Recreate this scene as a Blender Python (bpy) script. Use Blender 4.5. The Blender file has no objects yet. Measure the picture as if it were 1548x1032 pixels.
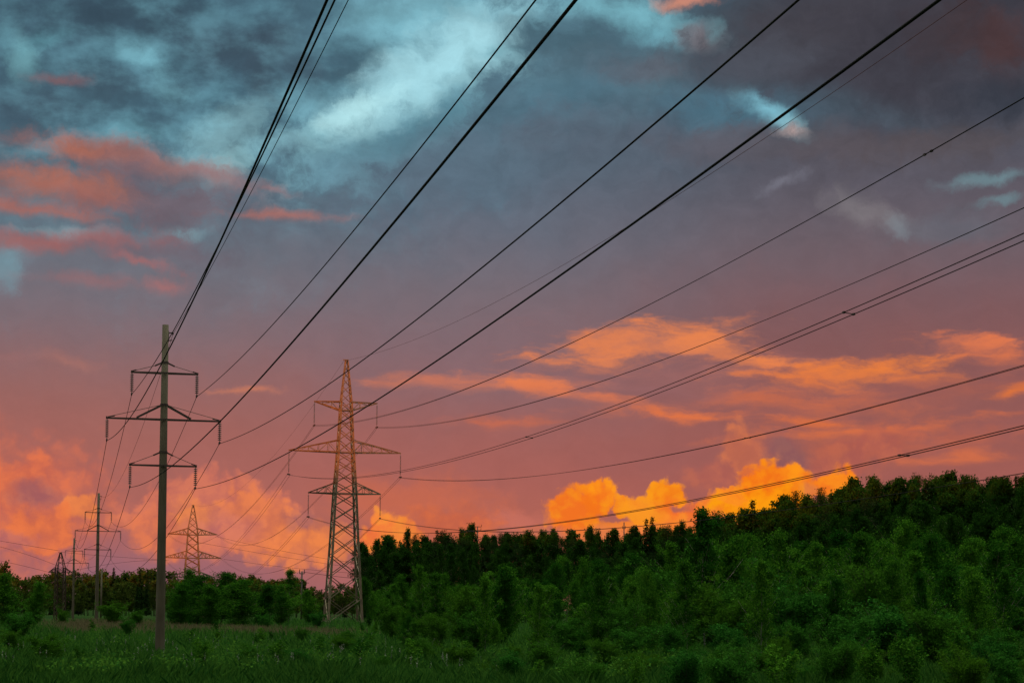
import bpy, math, random
import numpy as np
from mathutils import Matrix, Vector

SC = bpy.context.scene
COL = SC.collection
R_ = math.radians
rnd = random.Random(7)

# ------------------------------------------------------------------ camera
F_PX, W_PX, H_PX = 3000.0, 1548.0, 1032.0
PITCH, ROLL, HORIZON, EYE = math.atan(.036), .0115, 920.0, 3.0
SHIFT = HORIZON - H_PX / 2 - F_PX * math.tan(PITCH)
cam_data = bpy.data.cameras.new('camera')
cam = bpy.data.objects.new('camera', cam_data)
COL.objects.link(cam)
CAM_R = Matrix.Rotation(math.pi / 2 + PITCH, 4, 'X') @ Matrix.Rotation(ROLL, 4, 'Z')
CAM_P = Vector((0, 0, EYE))
cam.matrix_world = Matrix.Translation(CAM_P) @ CAM_R
cam_data.sensor_width = 36
cam_data.lens = F_PX / W_PX * 36
cam_data.shift_y = SHIFT / W_PX
cam_data.clip_start = .5
cam_data.clip_end = 20000
SC.camera = cam

# ------------------------------------------------------------------ light
SUN_EL, SUN_AZ = R_(2.0), R_(50)          # low evening sun behind the viewer, to the left
sun_dir = Vector((-math.sin(SUN_AZ) * math.cos(SUN_EL), -math.cos(SUN_AZ) * math.cos(SUN_EL), math.sin(SUN_EL)))
sd = bpy.data.lights.new('sun', 'SUN')
sd.energy = 5
sd.angle = R_(.5)
sd.color = (1, .205, .022)
sun = bpy.data.objects.new('sun', sd)
COL.objects.link(sun)
sun.rotation_euler = (-sun_dir).to_track_quat('-Z', 'Y').to_euler()
sun.location = (-100, -150, 60)
SC.view_settings.view_transform = 'Standard'
SC.view_settings.look = 'None'
SC.view_settings.exposure = 0
SC.view_settings.gamma = 1
SC.view_settings.use_curve_mapping = False
SC.cycles.max_bounces = 5
SC.cycles.diffuse_bounces = 3
SC.cycles.transmission_bounces = 3
SC.cycles.transparent_max_bounces = 4


def lin(c):
    return tuple((v / 255 / 12.92 if v / 255 <= .04045 else ((v / 255 + .055) / 1.055) ** 2.4) for v in c)


def ray(px, py):
    v = CAM_R.to_3x3() @ Vector(((px - W_PX / 2) / F_PX, (H_PX / 2 + SHIFT - py) / F_PX, -1))
    return v


def at(px, py, Y):
    r = ray(px, py)
    return CAM_P + r * (Y / r.y)


def sky_xy(px, py):
    r = ray(px, py).normalized()
    return math.atan2(r.x, r.y) * 30, math.asin(r.z) * 30


# ------------------------------------------------------------------ sky
def build_world():
    w = bpy.data.worlds.new('World')
    SC.world = w
    w.use_nodes = True
    w.cycles.sampling_method = 'MANUAL'
    w.cycles.sample_map_resolution = 256
    nt = w.node_tree
    nt.nodes.clear()
    N, L = nt.nodes, nt.links

    def sock(s, v):
        if hasattr(v, 'default_value') and hasattr(v, 'is_output'):
            L.new(v, s)
        else:
            s.default_value = v

    def math_(op, a, b=None, c=None, clamp=False):
        n = N.new('ShaderNodeMath'); n.operation = op; n.use_clamp = clamp
        for i, v in enumerate((a, b, c)):
            if v is not None:
                sock(n.inputs[i], v)
        return n.outputs[0]

    def vmath(op, a, b=None):
        n = N.new('ShaderNodeVectorMath'); n.operation = op
        sock(n.inputs[0], a)
        if b is not None:
            sock(n.inputs['Scale'] if op == 'SCALE' else n.inputs[1], b)
        return n.outputs['Value'] if op in ('LENGTH', 'DOT_PRODUCT') else n.outputs[0]

    def maprange(v, a, b, lo=0., hi=1., smooth=True):
        n = N.new('ShaderNodeMapRange'); n.interpolation_type = 'SMOOTHSTEP' if smooth else 'LINEAR'
        n.clamp = True
        for i, x in enumerate((v, a, b, lo, hi)):
            sock(n.inputs[i], x)
        return n.outputs[0]

    def mix(f, a, b):
        n = N.new('ShaderNodeMix'); n.data_type = 'RGBA'
        sock(n.inputs[0], f)
        for i, v in ((6, a), (7, b)):
            if isinstance(v, tuple):
                n.inputs[i].default_value = (*v, 1)
            else:
                L.new(v, n.inputs[i])
        return n.outputs[2]

    def noise(vec, scale, detail=6, rough=.55, out=0, dist=0.):
        n = N.new('ShaderNodeTexNoise'); n.noise_dimensions = '3D'
        L.new(vec, n.inputs['Vector'])
        n.inputs['Scale'].default_value = scale
        n.inputs['Detail'].default_value = detail
        n.inputs['Roughness'].default_value = rough
        n.inputs['Distortion'].default_value = dist
        return n.outputs[out]

    geo = N.new('ShaderNodeTexCoord')
    D = geo.outputs['Generated']
    sx = N.new('ShaderNodeSeparateXYZ'); L.new(D, sx.inputs[0])
    az = math_('MULTIPLY', math_('ARCTAN2', sx.outputs[0], sx.outputs[1]), 30.)
    el = math_('MULTIPLY', math_('ARCSINE', sx.outputs[2]), 30.)
    cb = N.new('ShaderNodeCombineXYZ'); L.new(az, cb.inputs[0]); L.new(el, cb.inputs[1])
    P = cb.outputs[0]

    def warp(scale, detail, rough, amp, base=P, stretch=None):
        v = base
        if stretch:
            v = vmath('MULTIPLY', base, stretch)
        c = noise(v, scale, detail, rough, out=1)
        d = vmath('MULTIPLY', vmath('SUBTRACT', c, (.5, .5, .5)), (amp[0], amp[1], 0))
        return vmath('ADD', base, d)

    P_soft = warp(.9, 7, .62, (.95, .65))
    P_str = warp(.8, 7, .62, (1.5, .5), stretch=(.6, 1.6, 1))
    P_cum = warp(2.1, 5, .58, (.55, .55))
    n_soft = math_('SUBTRACT', noise(P_soft, 1.1, 9, .68), .5)
    n_str = math_('SUBTRACT', noise(vmath('MULTIPLY', P_str, (.55, 1.9, 1)), 1.5, 8, .62), .5)
    # billows: rounded cells of two sizes, like cauliflower tops
    def cells(scale, smooth):
        vo = N.new('ShaderNodeTexVoronoi'); vo.feature = 'SMOOTH_F1'
        L.new(P_cum, vo.inputs['Vector'])
        vo.inputs['Scale'].default_value = scale
        vo.inputs['Smoothness'].default_value = smooth
        return vo.outputs['Distance']
    n_cum = math_('ADD', math_('MULTIPLY', math_('SUBTRACT', .5, cells(2.6, .5)), .55),
                  math_('MULTIPLY', math_('SUBTRACT', .45, cells(6.0, .4)), .4))
    n_cum = math_('ADD', n_cum, math_('MULTIPLY', math_('SUBTRACT', noise(P_cum, 5, 6, .62), .5), .36))
    t_cum = maprange(math_('ADD', n_soft, math_('MULTIPLY', n_cum, .6)), -.22, .14)
    t_str = maprange(n_str, -.2, .12, .45, 1.)
    NO = {'f': (P_soft, n_soft), 'r': (P_soft, n_soft), 's': (P_soft, n_soft), 't': (P_str, n_str), 'c': (P_cum, n_cum)}

    def ramp(v, stops):
        n = N.new('ShaderNodeValToRGB'); L.new(v, n.inputs[0])
        cr = n.color_ramp; cr.interpolation = 'B_SPLINE'
        while len(cr.elements) > 1:
            cr.elements.remove(cr.elements[-1])
        for i, (p, c) in enumerate(stops):
            e = cr.elements[0] if i == 0 else cr.elements.new(p)
            e.position = p; e.color = (*lin(c), 1)
        return n.outputs[0]

    # veil colours by elevation, three azimuths
    sw = N.new('ShaderNodeSeparateXYZ'); L.new(P_soft, sw.inputs[0])
    wx, wy = sw.outputs[0], sw.outputs[1]
    e_lo, e_hi = -1., 14.
    evn = maprange(wy, e_lo, e_hi, smooth=False)

    def st(lst):
        o = []
        for y, c in lst:
            e = sky_xy(774, y)[1]
            o.append(((e - e_lo) / (e_hi - e_lo), c))
        return sorted(o)
    rl = ramp(evn, st([(930, (140, 98, 112)), (870, (148, 101, 113)), (835, (164, 101, 103)), (790, (174, 102, 92)), (730, (169, 102, 94)), (650, (161, 100, 92)),
                       (570, (145, 103, 102)), (490, (122, 108, 116)), (420, (112, 112, 122)), (350, (96, 114, 127)), (240, (76, 108, 124)), (120, (68, 96, 112)), (0, (60, 84, 100)), (-250, (70, 105, 125))]))
    rc = ramp(evn, st([(930, (160, 98, 100)), (860, (176, 100, 86)), (800, (181, 101, 84)), (730, (170, 98, 90)), (660, (160, 97, 91)), (600, (145, 101, 102)),
                       (530, (132, 104, 110)), (440, (118, 107, 115)), (350, (102, 108, 122)), (240, (84, 104, 120)), (120, (84, 116, 132)), (0, (86, 125, 142)), (-250, (70, 105, 125))]))
    rr = ramp(evn, st([(930, (160, 92, 90)), (760, (165, 94, 86)), (690, (158, 92, 84)), (600, (146, 91, 88)), (520, (132, 88, 88)), (440, (122, 92, 97)),
                       (370, (108, 96, 104)), (300, (96, 90, 100)), (200, (76, 80, 92)), (100, (66, 66, 75)), (0, (60, 58, 66)), (-250, (64, 80, 100))]))
    xl, xc, xr = sky_xy(150, 500)[0], sky_xy(720, 500)[0], sky_xy(1250, 500)[0]
    col = mix(maprange(wx, xl, xc), rl, rc)
    col = mix(maprange(wx, xc, xr), col, rr)

    def blob(kind, px, py, rx, ry, ang, c, op=.9, edge=.55, k=1.6):
        nonlocal col
        Pv, nz = NO[kind]
        x, y = sky_xy(px, py)
        if kind == 't':
            rx, ry = rx * .92, ry * .9
        elif kind == 's':
            rx, ry = rx * .82, ry * .8
        elif kind == 'r':
            rx, ry = rx * .84, ry * .8
        rx, ry, t = rx / 100, ry / 100, R_(ang)
        if abs(ang) < 1.5 and kind not in 'tr':
            n = N.new('ShaderNodeVectorMath'); n.operation = 'MULTIPLY_ADD'
            L.new(Pv, n.inputs[0])
            n.inputs[1].default_value = (1 / rx, 1 / ry, 0); n.inputs[2].default_value = (-x / rx, -y / ry, 0)
            ln = vmath('LENGTH', n.outputs[0])
        else:
            q = vmath('SUBTRACT', Pv, (x, y, 0))
            u_ = vmath('DOT_PRODUCT', q, (math.cos(t) / rx, math.sin(t) / rx, 0))
            v_ = vmath('DOT_PRODUCT', q, (-math.sin(t) / ry, math.cos(t) / ry, 0))
            ln = math_('SQRT', math_('MULTIPLY_ADD', v_, v_, math_('MULTIPLY', u_, u_)))
        if kind != 'c':
            edge, k = edge * (1.6 if kind == 's' else 1.9), k * (2.3 if kind in 'sr' else 2.9)
        elif op >= .95:
            k *= 1.05
        v = math_('MULTIPLY_ADD', nz, k, math_('MULTIPLY', ln, -1.))
        f = maprange(v, -1 - edge, -1 + edge, 0., op)
        cc = lin(c) if c else mix(t_brk, lin((56, 76, 91)), lin((112, 166, 182)))
        if kind == 'c':
            cc = mix(t_cum, (cc[0] * .92, cc[1] * .58, cc[2] * 1.1) if op >= .95 else (cc[0] * .76, cc[1] * .74, cc[2] * .92 + .008), cc)
        elif kind == 'r':
            f = math_('MULTIPLY', f, maprange(v_, -1.5, .4, .15, 1.))
        elif kind == 't':
            f = math_('MULTIPLY', math_('MULTIPLY', f, t_str), maprange(v_, -1.3, .35, .22, 1.))
        col = mix(f, col, cc)

    S = []
    # pale blue-green openings (angle: + rises to the right)
    S += [('s', 420, 150, 270, 130, 10, (78, 122, 140), .45), ('s', 640, 110, 230, 85, 32, (150, 208, 222), .95, .5, 1.9),
          ('s', 610, 30, 130, 60, 10, (135, 196, 211), .8), ('s', 560, 165, 90, 30, 25, (178, 228, 234), .85, .5), ('s', 470, 208, 110, 20, 14, (150, 200, 210), .75, .6),
          ('s', 730, 85, 70, 40, 20, (165, 218, 228), .8, .5), ('s', 950, 18, 130, 26, -16, (128, 192, 206), .9), ('s', 985, 55, 60, 18, -8, (115, 175, 190), .8),
          ('s', 44, 92, 26, 46, 20, (132, 194, 204), .85), ('s', 80, 58, 42, 15, 35, (105, 165, 178), .7), ('s', 5, 60, 25, 25, 0, (100, 150, 165), .6),
          ('s', 215, 84, 55, 20, -28, (130, 192, 206), .9), ('s', 262, 132, 38, 18, -15, (128, 188, 202), .8), ('s', 235, 30, 50, 30, 10, (80, 130, 145), .5),
          ('s', 330, 215, 75, 45, 20, (152, 203, 213), .9), ('s', 340, 250, 42, 20, 35, (160, 208, 215), .8), ('s', 205, 205, 55, 16, 8, (110, 165, 178), .6),
          ('s', 140, 160, 60, 30, 0, (86, 130, 145), .5), ('s', 60, 225, 60, 14, 12, (110, 155, 170), .6), ('s', 290, 300, 80, 30, 5, (112, 150, 165), .6),
          ('s', 14, 405, 36, 30, 0, (122, 158, 170), .65), ('s', 110, 356, 60, 10, 0, (128, 172, 182), .8), ('s', 283, 356, 30, 9, 0, (135, 184, 194), .8),
          ('s', 500, 268, 40, 20, 10, (112, 155, 172), .6),
          ('s', 1110, 165, 150, 45, -5, (78, 122, 142), .7), ('s', 1158, 168, 50, 18, -38, (132, 196, 214), .9), ('s', 1187, 196, 28, 11, -20, (150, 208, 222), .8),
          ('s', 1195, 204, 20, 7, 0, (225, 190, 182), .8), ('s', 1300, 170, 120, 26, -8, (76, 100, 114), .6), ('s', 1490, 272, 60, 10, 4, (112, 146, 154), .6), ('s', 1515, 305, 32, 7, 5, (112, 146, 154), .55),
          ('s', 1362, 345, 18, 20, 0, (134, 150, 158), .6), ('s', 1320, 325, 70, 24, -20, (128, 122, 126), .6), ('s', 1180, 275, 45, 10, 20, (122, 122, 135), .6),
          ('s', 1430, 345, 90, 22, 5, (100, 105, 116), .5), ('s', 1060, 58, 32, 18, 0, (150, 124, 128), .7), ('s', 1082, 48, 12, 14, 0, (120, 178, 190), .6), ('s', 1034, 4, 46, 13, 0, (216, 140, 112), .85)]
    # slate and brown-grey cloud
    S += [('s', 512, 110, 75, 62, 15, (66, 98, 114), .85, .4), ('s', 430, 80, 70, 60, 0, (74, 92, 106), .7), ('s', 330, 68, 110, 45, 0, (66, 82, 96), .8), ('s', 150, 20, 150, 36, 5, (56, 76, 90), .85),
          ('s', 130, 130, 80, 30, 0, (70, 90, 104), .75), ('s', 60, 165, 100, 26, 0, (70, 90, 105), .7), ('s', 790, 48, 80, 22, -12, (74, 106, 120), .9, .35, 2.2), ('s', 870, 72, 95, 42, -8, (72, 100, 114), .9, .4, 2.),
          ('s', 930, 110, 110, 40, 0, (82, 104, 117), .85), ('s', 735, 75, 32, 11, 8, (84, 136, 150), .8), ('s', 640, 192, 120, 30, 26, (82, 124, 140), .85, .4, 2.), ('s', 850, 150, 130, 36, 20, (80, 115, 132), .75),
          ('s', 700, 250, 170, 60, 15, (92, 112, 128), .7), ('s', 930, 215, 150, 50, 0, (88, 98, 112), .75), ('s', 985, 105, 80, 20, 0, (100, 98, 108), .55), ('s', 1250, 45, 210, 70, 8, (70, 68, 76), .9), ('s', 1400, 90, 220, 110, 10, (62, 60, 69), .85),
          ('s', 1150, 95, 100, 34, 10, (78, 82, 93), .75), ('s', 1510, 70, 55, 50, 0, (78, 55, 56), .8), ('s', 1440, 60, 60, 40, 0, (66, 54, 58), .6), ('s', 1520, 150, 80, 34, 0, (54, 59, 70), .8),
          ('s', 1290, 225, 190, 30, -4, (92, 84, 90), .7), ('s', 1080, 215, 90, 24, 0, (94, 90, 100), .6), ('s', 1460, 215, 120, 26, 4, (88, 80, 84), .6)]
    S += [('s', 650, 100, 150, 48, 34, (168, 220, 231), .85, .45, 1.2), ('s', 545, 170, 70, 22, 24, (182, 230, 236), .75, .4, 1.2)]
    # rose cloud at the left
    S += [('r', 225, 385, 110, 26, -4, (114, 97, 107), .8), ('r', 190, 243, 150, 24, -7, (170, 109, 96), .85, .5), ('r', 120, 232, 60, 16, -4, (176, 107, 88), .8, .4), ('s', 215, 300, 170, 52, -5, (110, 96, 106), .92, .5), ('r', 78, 285, 88, 32, -4, (176, 108, 88), .88, .6),
          ('r', 50, 320, 110, 12, -6, (168, 104, 94), .85, .5), ('r', 110, 300, 70, 20, -12, (160, 102, 94), .55), ('r', 320, 268, 70, 12, -14, (150, 114, 116), .7), ('r', 425, 332, 70, 11, 0, (172, 112, 104), .8, .5), ('r', 60, 374, 70, 15, -2, (158, 100, 98), .85),
          ('r', 145, 366, 80, 15, 0, (160, 101, 100), .8), ('r', 205, 394, 60, 9, -12, (168, 105, 104), .85), ('r', 248, 430, 34, 14, 0, (172, 110, 108), .75), ('r', 140, 425, 80, 12, 0, (152, 106, 108), .6),
          ('r', 90, 125, 34, 10, 0, (128, 94, 98), .85), ('r', 95, 546, 36, 13, -10, (178, 117, 106), .6), ('r', 25, 540, 30, 9, 0, (160, 110, 108), .4), ('r', 365, 592, 40, 6, -3, (205, 124, 95), .7), ('r', 410, 285, 35, 8, -14, (156, 112, 112), .6)]
    # salmon streaks on the right
    S += [('t', 1060, 575, 200, 44, -6, (160, 104, 100), .6), ('t', 970, 522, 130, 24, 4, (226, 129, 82), .88, .45), ('t', 905, 543, 80, 15, 2, (228, 130, 82), .9, .4), ('t', 1075, 528, 80, 19, -16, (232, 132, 80), .92, .4), ('t', 1150, 548, 60, 11, -6, (236, 132, 76), .85),
          ('t', 740, 580, 130, 12, 0, (214, 121, 88), .8), ('t', 800, 588, 70, 14, -6, (234, 128, 78), .9, .45), ('t', 890, 602, 80, 12, -8, (216, 118, 82), .8), ('t', 660, 578, 60, 8, 0, (190, 115, 96), .5),
          ('t', 1290, 562, 130, 15, 4, (236, 128, 62), .92, .4), ('t', 1215, 575, 60, 14, -6, (230, 122, 64), .85), ('t', 1390, 570, 70, 10, 0, (230, 124, 66), .85), ('t', 1470, 520, 100, 14, -3, (228, 122, 78), .92, .4), ('t', 1530, 540, 50, 14, 0, (222, 118, 76), .8),
          ('t', 1045, 628, 100, 8, 0, (230, 118, 66), .88), ('t', 1215, 612, 120, 20, -4, (208, 108, 70), .75), ('t', 1240, 635, 60, 9, 0, (228, 114, 58), .8), ('t', 1310, 648, 140, 9, 4, (218, 112, 68), .85), ('t', 1545, 596, 24, 10, 10, (238, 122, 48), .9), ('t', 1400, 600, 130, 22, 4, (176, 98, 80), .5),
          ('t', 745, 640, 60, 9, 0, (208, 108, 74), .75), ('t', 1370, 672, 150, 18, 4, (196, 102, 74), .6), ('t', 1430, 694, 90, 10, 4, (216, 112, 70), .75), ('t', 1010, 590, 60, 10, -4, (150, 102, 104), .6)]
    # broad warm glow of far cloud
    S += [('s', 640, 758, 120, 40, 0, (212, 108, 72), .5), ('s', 1010, 690, 120, 26, 0, (156, 94, 90), .6), ('s', 780, 790, 60, 20, 0, (205, 115, 98), .6)]
    # towering cumulus
    C = [('c', 40, 770, 120, 90, 0, (214, 112, 82), .8, .5, 1.), ('c', 30, 735, 60, 40, 0, (232, 118, 74), .7, .35, 1.2), ('c', 50, 748, 40, 18, 0, (150, 101, 102), .6, .5, 1.), ('c', 125, 762, 28, 20, 0, (236, 132, 74), .9, .25, 1.1), ('c', 65, 802, 60, 34, 0, (234, 120, 68), .8, .3, 1.2), ('c', 10, 815, 50, 14, 0, (180, 106, 104), .6, .5, 1.),
         ('c', 190, 785, 26, 14, 0, (222, 122, 84), .7, .4, 1.), ('c', 320, 775, 110, 62, 0, (216, 120, 92), .85, .22, 1.1), ('c', 265, 805, 60, 34, 0, (228, 122, 78), .7, .4, 1.), ('c', 295, 782, 42, 32, 0, (240, 138, 76), .8, .4, 1.2), ('c', 385, 795, 62, 48, -30, (236, 130, 78), .85, .25, 1.2), ('c', 335, 800, 60, 26, 0, (206, 118, 104), .6, .5, 1.),
         ('c', 440, 822, 50, 36, -20, (238, 132, 76), .8, .25, 1.2), ('c', 455, 790, 22, 14, 0, (160, 102, 104), .5, .5, 1.), ('c', 495, 815, 45, 26, 0, (240, 134, 72), .7, .35, 1.2),
         ('c', 590, 810, 55, 28, 0, (248, 146, 56), .95, .18, 1.1), ('c', 576, 786, 20, 20, 0, (250, 150, 58), .95, .2, 1.1), ('c', 690, 790, 70, 30, 0, (226, 112, 62), .7, .4, 1.),
         ('c', 1135, 690, 52, 34, -40, (212, 118, 78), .85, .25, 1.), ('c', 1090, 720, 50, 24, 0, (196, 106, 80), .6, .5, 1.), ('c', 1290, 690, 90, 30, 20, (196, 104, 78), .7, .4, 1.), ('c', 1190, 690, 40, 30, -45, (144, 94, 92), .7, .4, 1.),
         ('c', 960, 806, 140, 20, 0, (248, 134, 44), .9, .3, 1.1), ('c', 868, 768, 42, 44, 0, (250, 146, 30), .97, .2, 1.2), ('c', 900, 750, 34, 34, 0, (253, 150, 26), .97, .2, 1.2), ('c', 940, 768, 16, 14, 0, (250, 152, 30), .97, .18, 1.), ('c', 1003, 752, 28, 22, 0, (253, 154, 22), .97, .19, 1.2), ('c', 985, 775, 40, 22, 0, (250, 150, 32), .95, .18, 1.1),
         ('c', 1085, 775, 80, 26, 10, (250, 140, 42), .95, .2, 1.1), ('c', 1160, 738, 48, 44, -20, (253, 147, 20), .97, .2, 1.2), ('c', 1200, 735, 40, 28, -20, (252, 148, 26), .95, .18, 1.2), ('c', 1150, 765, 70, 30, 0, (252, 156, 16), .95, .25, 1.), ('c', 1105, 752, 20, 14, 0, (252, 146, 34), .95, .18, 1.1), ('c', 1262, 730, 42, 20, 15, (252, 142, 26), .95, .18, 1.2), ('c', 1228, 742, 16, 12, 0, (205, 110, 74), .6, .5, 1.)]
    C += [('s', 960, 815, 190, 16, 0, (222, 122, 84), .6, .5, 1.), ('s', 1090, 795, 90, 14, 0, (226, 122, 70), .5, .5, 1.)]
    n_mid = math_('SUBTRACT', noise(vmath('MULTIPLY', P_soft, (.8, 1.15, 1)), 2.3, 8, .66, dist=.3), .5)
    n_brk = math_('SUBTRACT', noise(vmath('MULTIPLY', P, (.75, 1.2, 1)), 1.5, 7, .56), .5)
    t_brk = maprange(n_brk, -.12, .2)
    F_ = [('f', 250, 130, 330, 190, 0, None, .5, .5, .8), ('f', 760, 70, 260, 120, 0, None, .28, .5, .8)]
    for b in S[:44] + F_ + S[44:] + C:
        blob(*b)
    col = mix(maprange(el, 17., 36.), col, (3.2, 3.3, 2.4))  # overhead glow added out of view to brighten the plants from above
    # soft mottling of everything, brighter and darker by a few per cent
    amp = maprange(el, sky_xy(774, 480)[1], sky_xy(774, 200)[1], .2, .6)
    m = math_('ADD', 1.0, math_('MULTIPLY', n_mid, amp))
    col = vmath('MULTIPLY', col, None) if False else vmath('SCALE', col, m)

    skyt = N.new('ShaderNodeTexSky'); skyt.sky_type = 'NISHITA'
    skyt.sun_disc = False
    skyt.sun_elevation = SUN_EL
    skyt.sun_rotation = math.pi + SUN_AZ
    skyt.air_density = 1.2; skyt.dust_density = 2.
    bg1 = N.new('ShaderNodeBackground'); L.new(skyt.outputs[0], bg1.inputs[0]); bg1.inputs[1].default_value = .12
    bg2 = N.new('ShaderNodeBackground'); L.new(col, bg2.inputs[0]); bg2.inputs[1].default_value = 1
    cover = maprange(sx.outputs[1], -.5, .5, .6, 1.)
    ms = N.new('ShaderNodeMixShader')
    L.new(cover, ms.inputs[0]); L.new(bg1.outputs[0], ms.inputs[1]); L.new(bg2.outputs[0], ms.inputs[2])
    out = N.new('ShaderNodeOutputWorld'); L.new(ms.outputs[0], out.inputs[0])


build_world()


# ------------------------------------------------------------------ helpers
def tag(o, label=None, cat=None, group=None, kind=None):
    for k, v in (('label', label), ('category', cat), ('group', group), ('kind', kind)):
        if v:
            o[k] = v
    return o


class MB:
    """collects beams, tubes and lathes into one mesh"""
    def __init__(s):
        s.v, s.f = [], []

    def beam(s, a, b, w, h=None, up=(0, 0, 1)):
        h = h or w
        a, b = Vector(a), Vector(b)
        d = (b - a).normalized()
        u = Vector(up)
        if abs(d.dot(u)) > .95:
            u = Vector((1, 0, 0))
        x = d.cross(u).normalized() * w / 2
        y = x.cross(d).normalized() * h / 2
        i = len(s.v)
        for p in (a, b):
            s.v += [p + x + y, p - x + y, p - x - y, p + x - y]
        s.f += [(i, i + 1, i + 2, i + 3), (i + 7, i + 6, i + 5, i + 4)] + [(i + k, i + 4 + k, i + 4 + (k + 1) % 4, i + (k + 1) % 4) for k in range(4)]
        return s

    def angle(s, a, b, w, t=None):
        """an L-shaped steel angle: two thin plates at right angles"""
        t = t or w * .28
        a, b = Vector(a), Vector(b)
        d = (b - a).normalized()
        u = Vector((0, 0, 1)) if abs(d.z) < .9 else Vector((1, 0, 0))
        x = d.cross(u).normalized(); y = x.cross(d).normalized()
        s.beam(a + x * (w - t) / 2, b + x * (w - t) / 2, t, w, up=y)
        s.beam(a + y * (w / 2 + t / 2 + .002), b + y * (w / 2 + t / 2 + .002), w, t, up=y)
        return s

    def tube(s, pts, r, n=6, caps=True):
        pts = [Vector(p) for p in pts]
        rs = r if isinstance(r, (list, tuple)) else [r] * len(pts)
        i0 = len(s.v)
        for k, p in enumerate(pts):
            d = (pts[min(k + 1, len(pts) - 1)] - pts[max(k - 1, 0)]).normalized()
            u = Vector((0, 0, 1)) if abs(d.z) < .9 else Vector((1, 0, 0))
            x = d.cross(u).normalized(); y = x.cross(d)
            for j in range(n):
                t = 2 * math.pi * j / n
                s.v.append(p + (x * math.cos(t) + y * math.sin(t)) * rs[k])
        for k in range(len(pts) - 1):
            for j in range(n):
                a, b = i0 + k * n + j, i0 + k * n + (j + 1) % n
                s.f.append((a, b, b + n, a + n))
        if caps:
            s.f.append(tuple(i0 + j for j in range(n))[::-1])
            s.f.append(tuple(i0 + (len(pts) - 1) * n + j for j in range(n)))
        return s

    def lathe(s, base, prof, n=10):
        base = Vector(base)
        return s.tube([base + Vector((0, 0, z)) for r, z in prof], [r for r, z in prof], n)

    def build(s, name, mat, parent=None, smooth=False):
        me = bpy.data.meshes.new(name)
        me.from_pydata([tuple(v) for v in s.v], [], s.f)
        me.materials.append(mat)
        if smooth:
            me.polygons.foreach_set('use_smooth', [True] * len(me.polygons))
        me.update()
        o = bpy.data.objects.new(name, me)
        COL.objects.link(o)
        o.parent = parent
        return o


def np_mesh(name, V, Fc, mat, parent=None, link=True):
    """V (n,3); Fc (m,k) faces of one size"""
    me = bpy.data.meshes.new(name)
    m, k = Fc.shape
    me.vertices.add(len(V)); me.vertices.foreach_set('co', np.ascontiguousarray(V, dtype=np.float32).ravel())
    me.loops.add(m * k); me.loops.foreach_set('vertex_index', np.ascontiguousarray(Fc, dtype=np.int32).ravel())
    me.polygons.add(m); me.polygons.foreach_set('loop_start', np.arange(0, m * k, k, dtype=np.int32))
    me.materials.append(mat)
    me.update(calc_edges=True)
    me.validate()
    if not link:
        return me
    o = bpy.data.objects.new(name, me)
    COL.objects.link(o)
    o.parent = parent
    return o


def empty(name, loc, rz=0, sc=1):
    o = bpy.data.objects.new(name, None)
    COL.objects.link(o)
    o.location = loc
    o.rotation_euler = (0, 0, rz)
    o.scale = (sc, sc, sc) if not isinstance(sc, tuple) else sc
    o.empty_display_size = .5
    return o


def nodes_mat(name):
    m = bpy.data.materials.new(name)
    m.use_nodes = True
    nt = m.node_tree
    return m, nt, nt.nodes['Principled BSDF']


def simple_mat(name, ca, cb, scale=3., rough=.8, metal=0., bump=0., stretch=(1, 1, 1)):
    m, nt, b = nodes_mat(name)
    tc = nt.nodes.new('ShaderNodeTexCoord')
    mp = nt.nodes.new('ShaderNodeMapping'); mp.inputs['Scale'].default_value = stretch
    no = nt.nodes.new('ShaderNodeTexNoise'); no.inputs['Scale'].default_value = scale; no.inputs['Detail'].default_value = 6
    mx = nt.nodes.new('ShaderNodeMix'); mx.data_type = 'RGBA'
    mr = nt.nodes.new('ShaderNodeMapRange'); mr.inputs[1].default_value = .3; mr.inputs[2].default_value = .7
    mx.inputs[6].default_value = (*ca, 1); mx.inputs[7].default_value = (*cb, 1)
    nt.links.new(tc.outputs['Object'], mp.inputs[0]); nt.links.new(mp.outputs[0], no.inputs['Vector'])
    nt.links.new(no.outputs[0], mr.inputs[0]); nt.links.new(mr.outputs[0], mx.inputs[0])
    nt.links.new(mx.outputs[2], b.inputs['Base Color'])
    b.inputs['Roughness'].default_value = rough
    b.inputs['Metallic'].default_value = metal
    if bump:
        bp = nt.nodes.new('ShaderNodeBump'); bp.inputs['Strength'].default_value = bump; bp.inputs['Distance'].default_value = .02
        nt.links.new(no.outputs[0], bp.inputs['Height']); nt.links.new(bp.outputs[0], b.inputs['Normal'])
    return m


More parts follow.
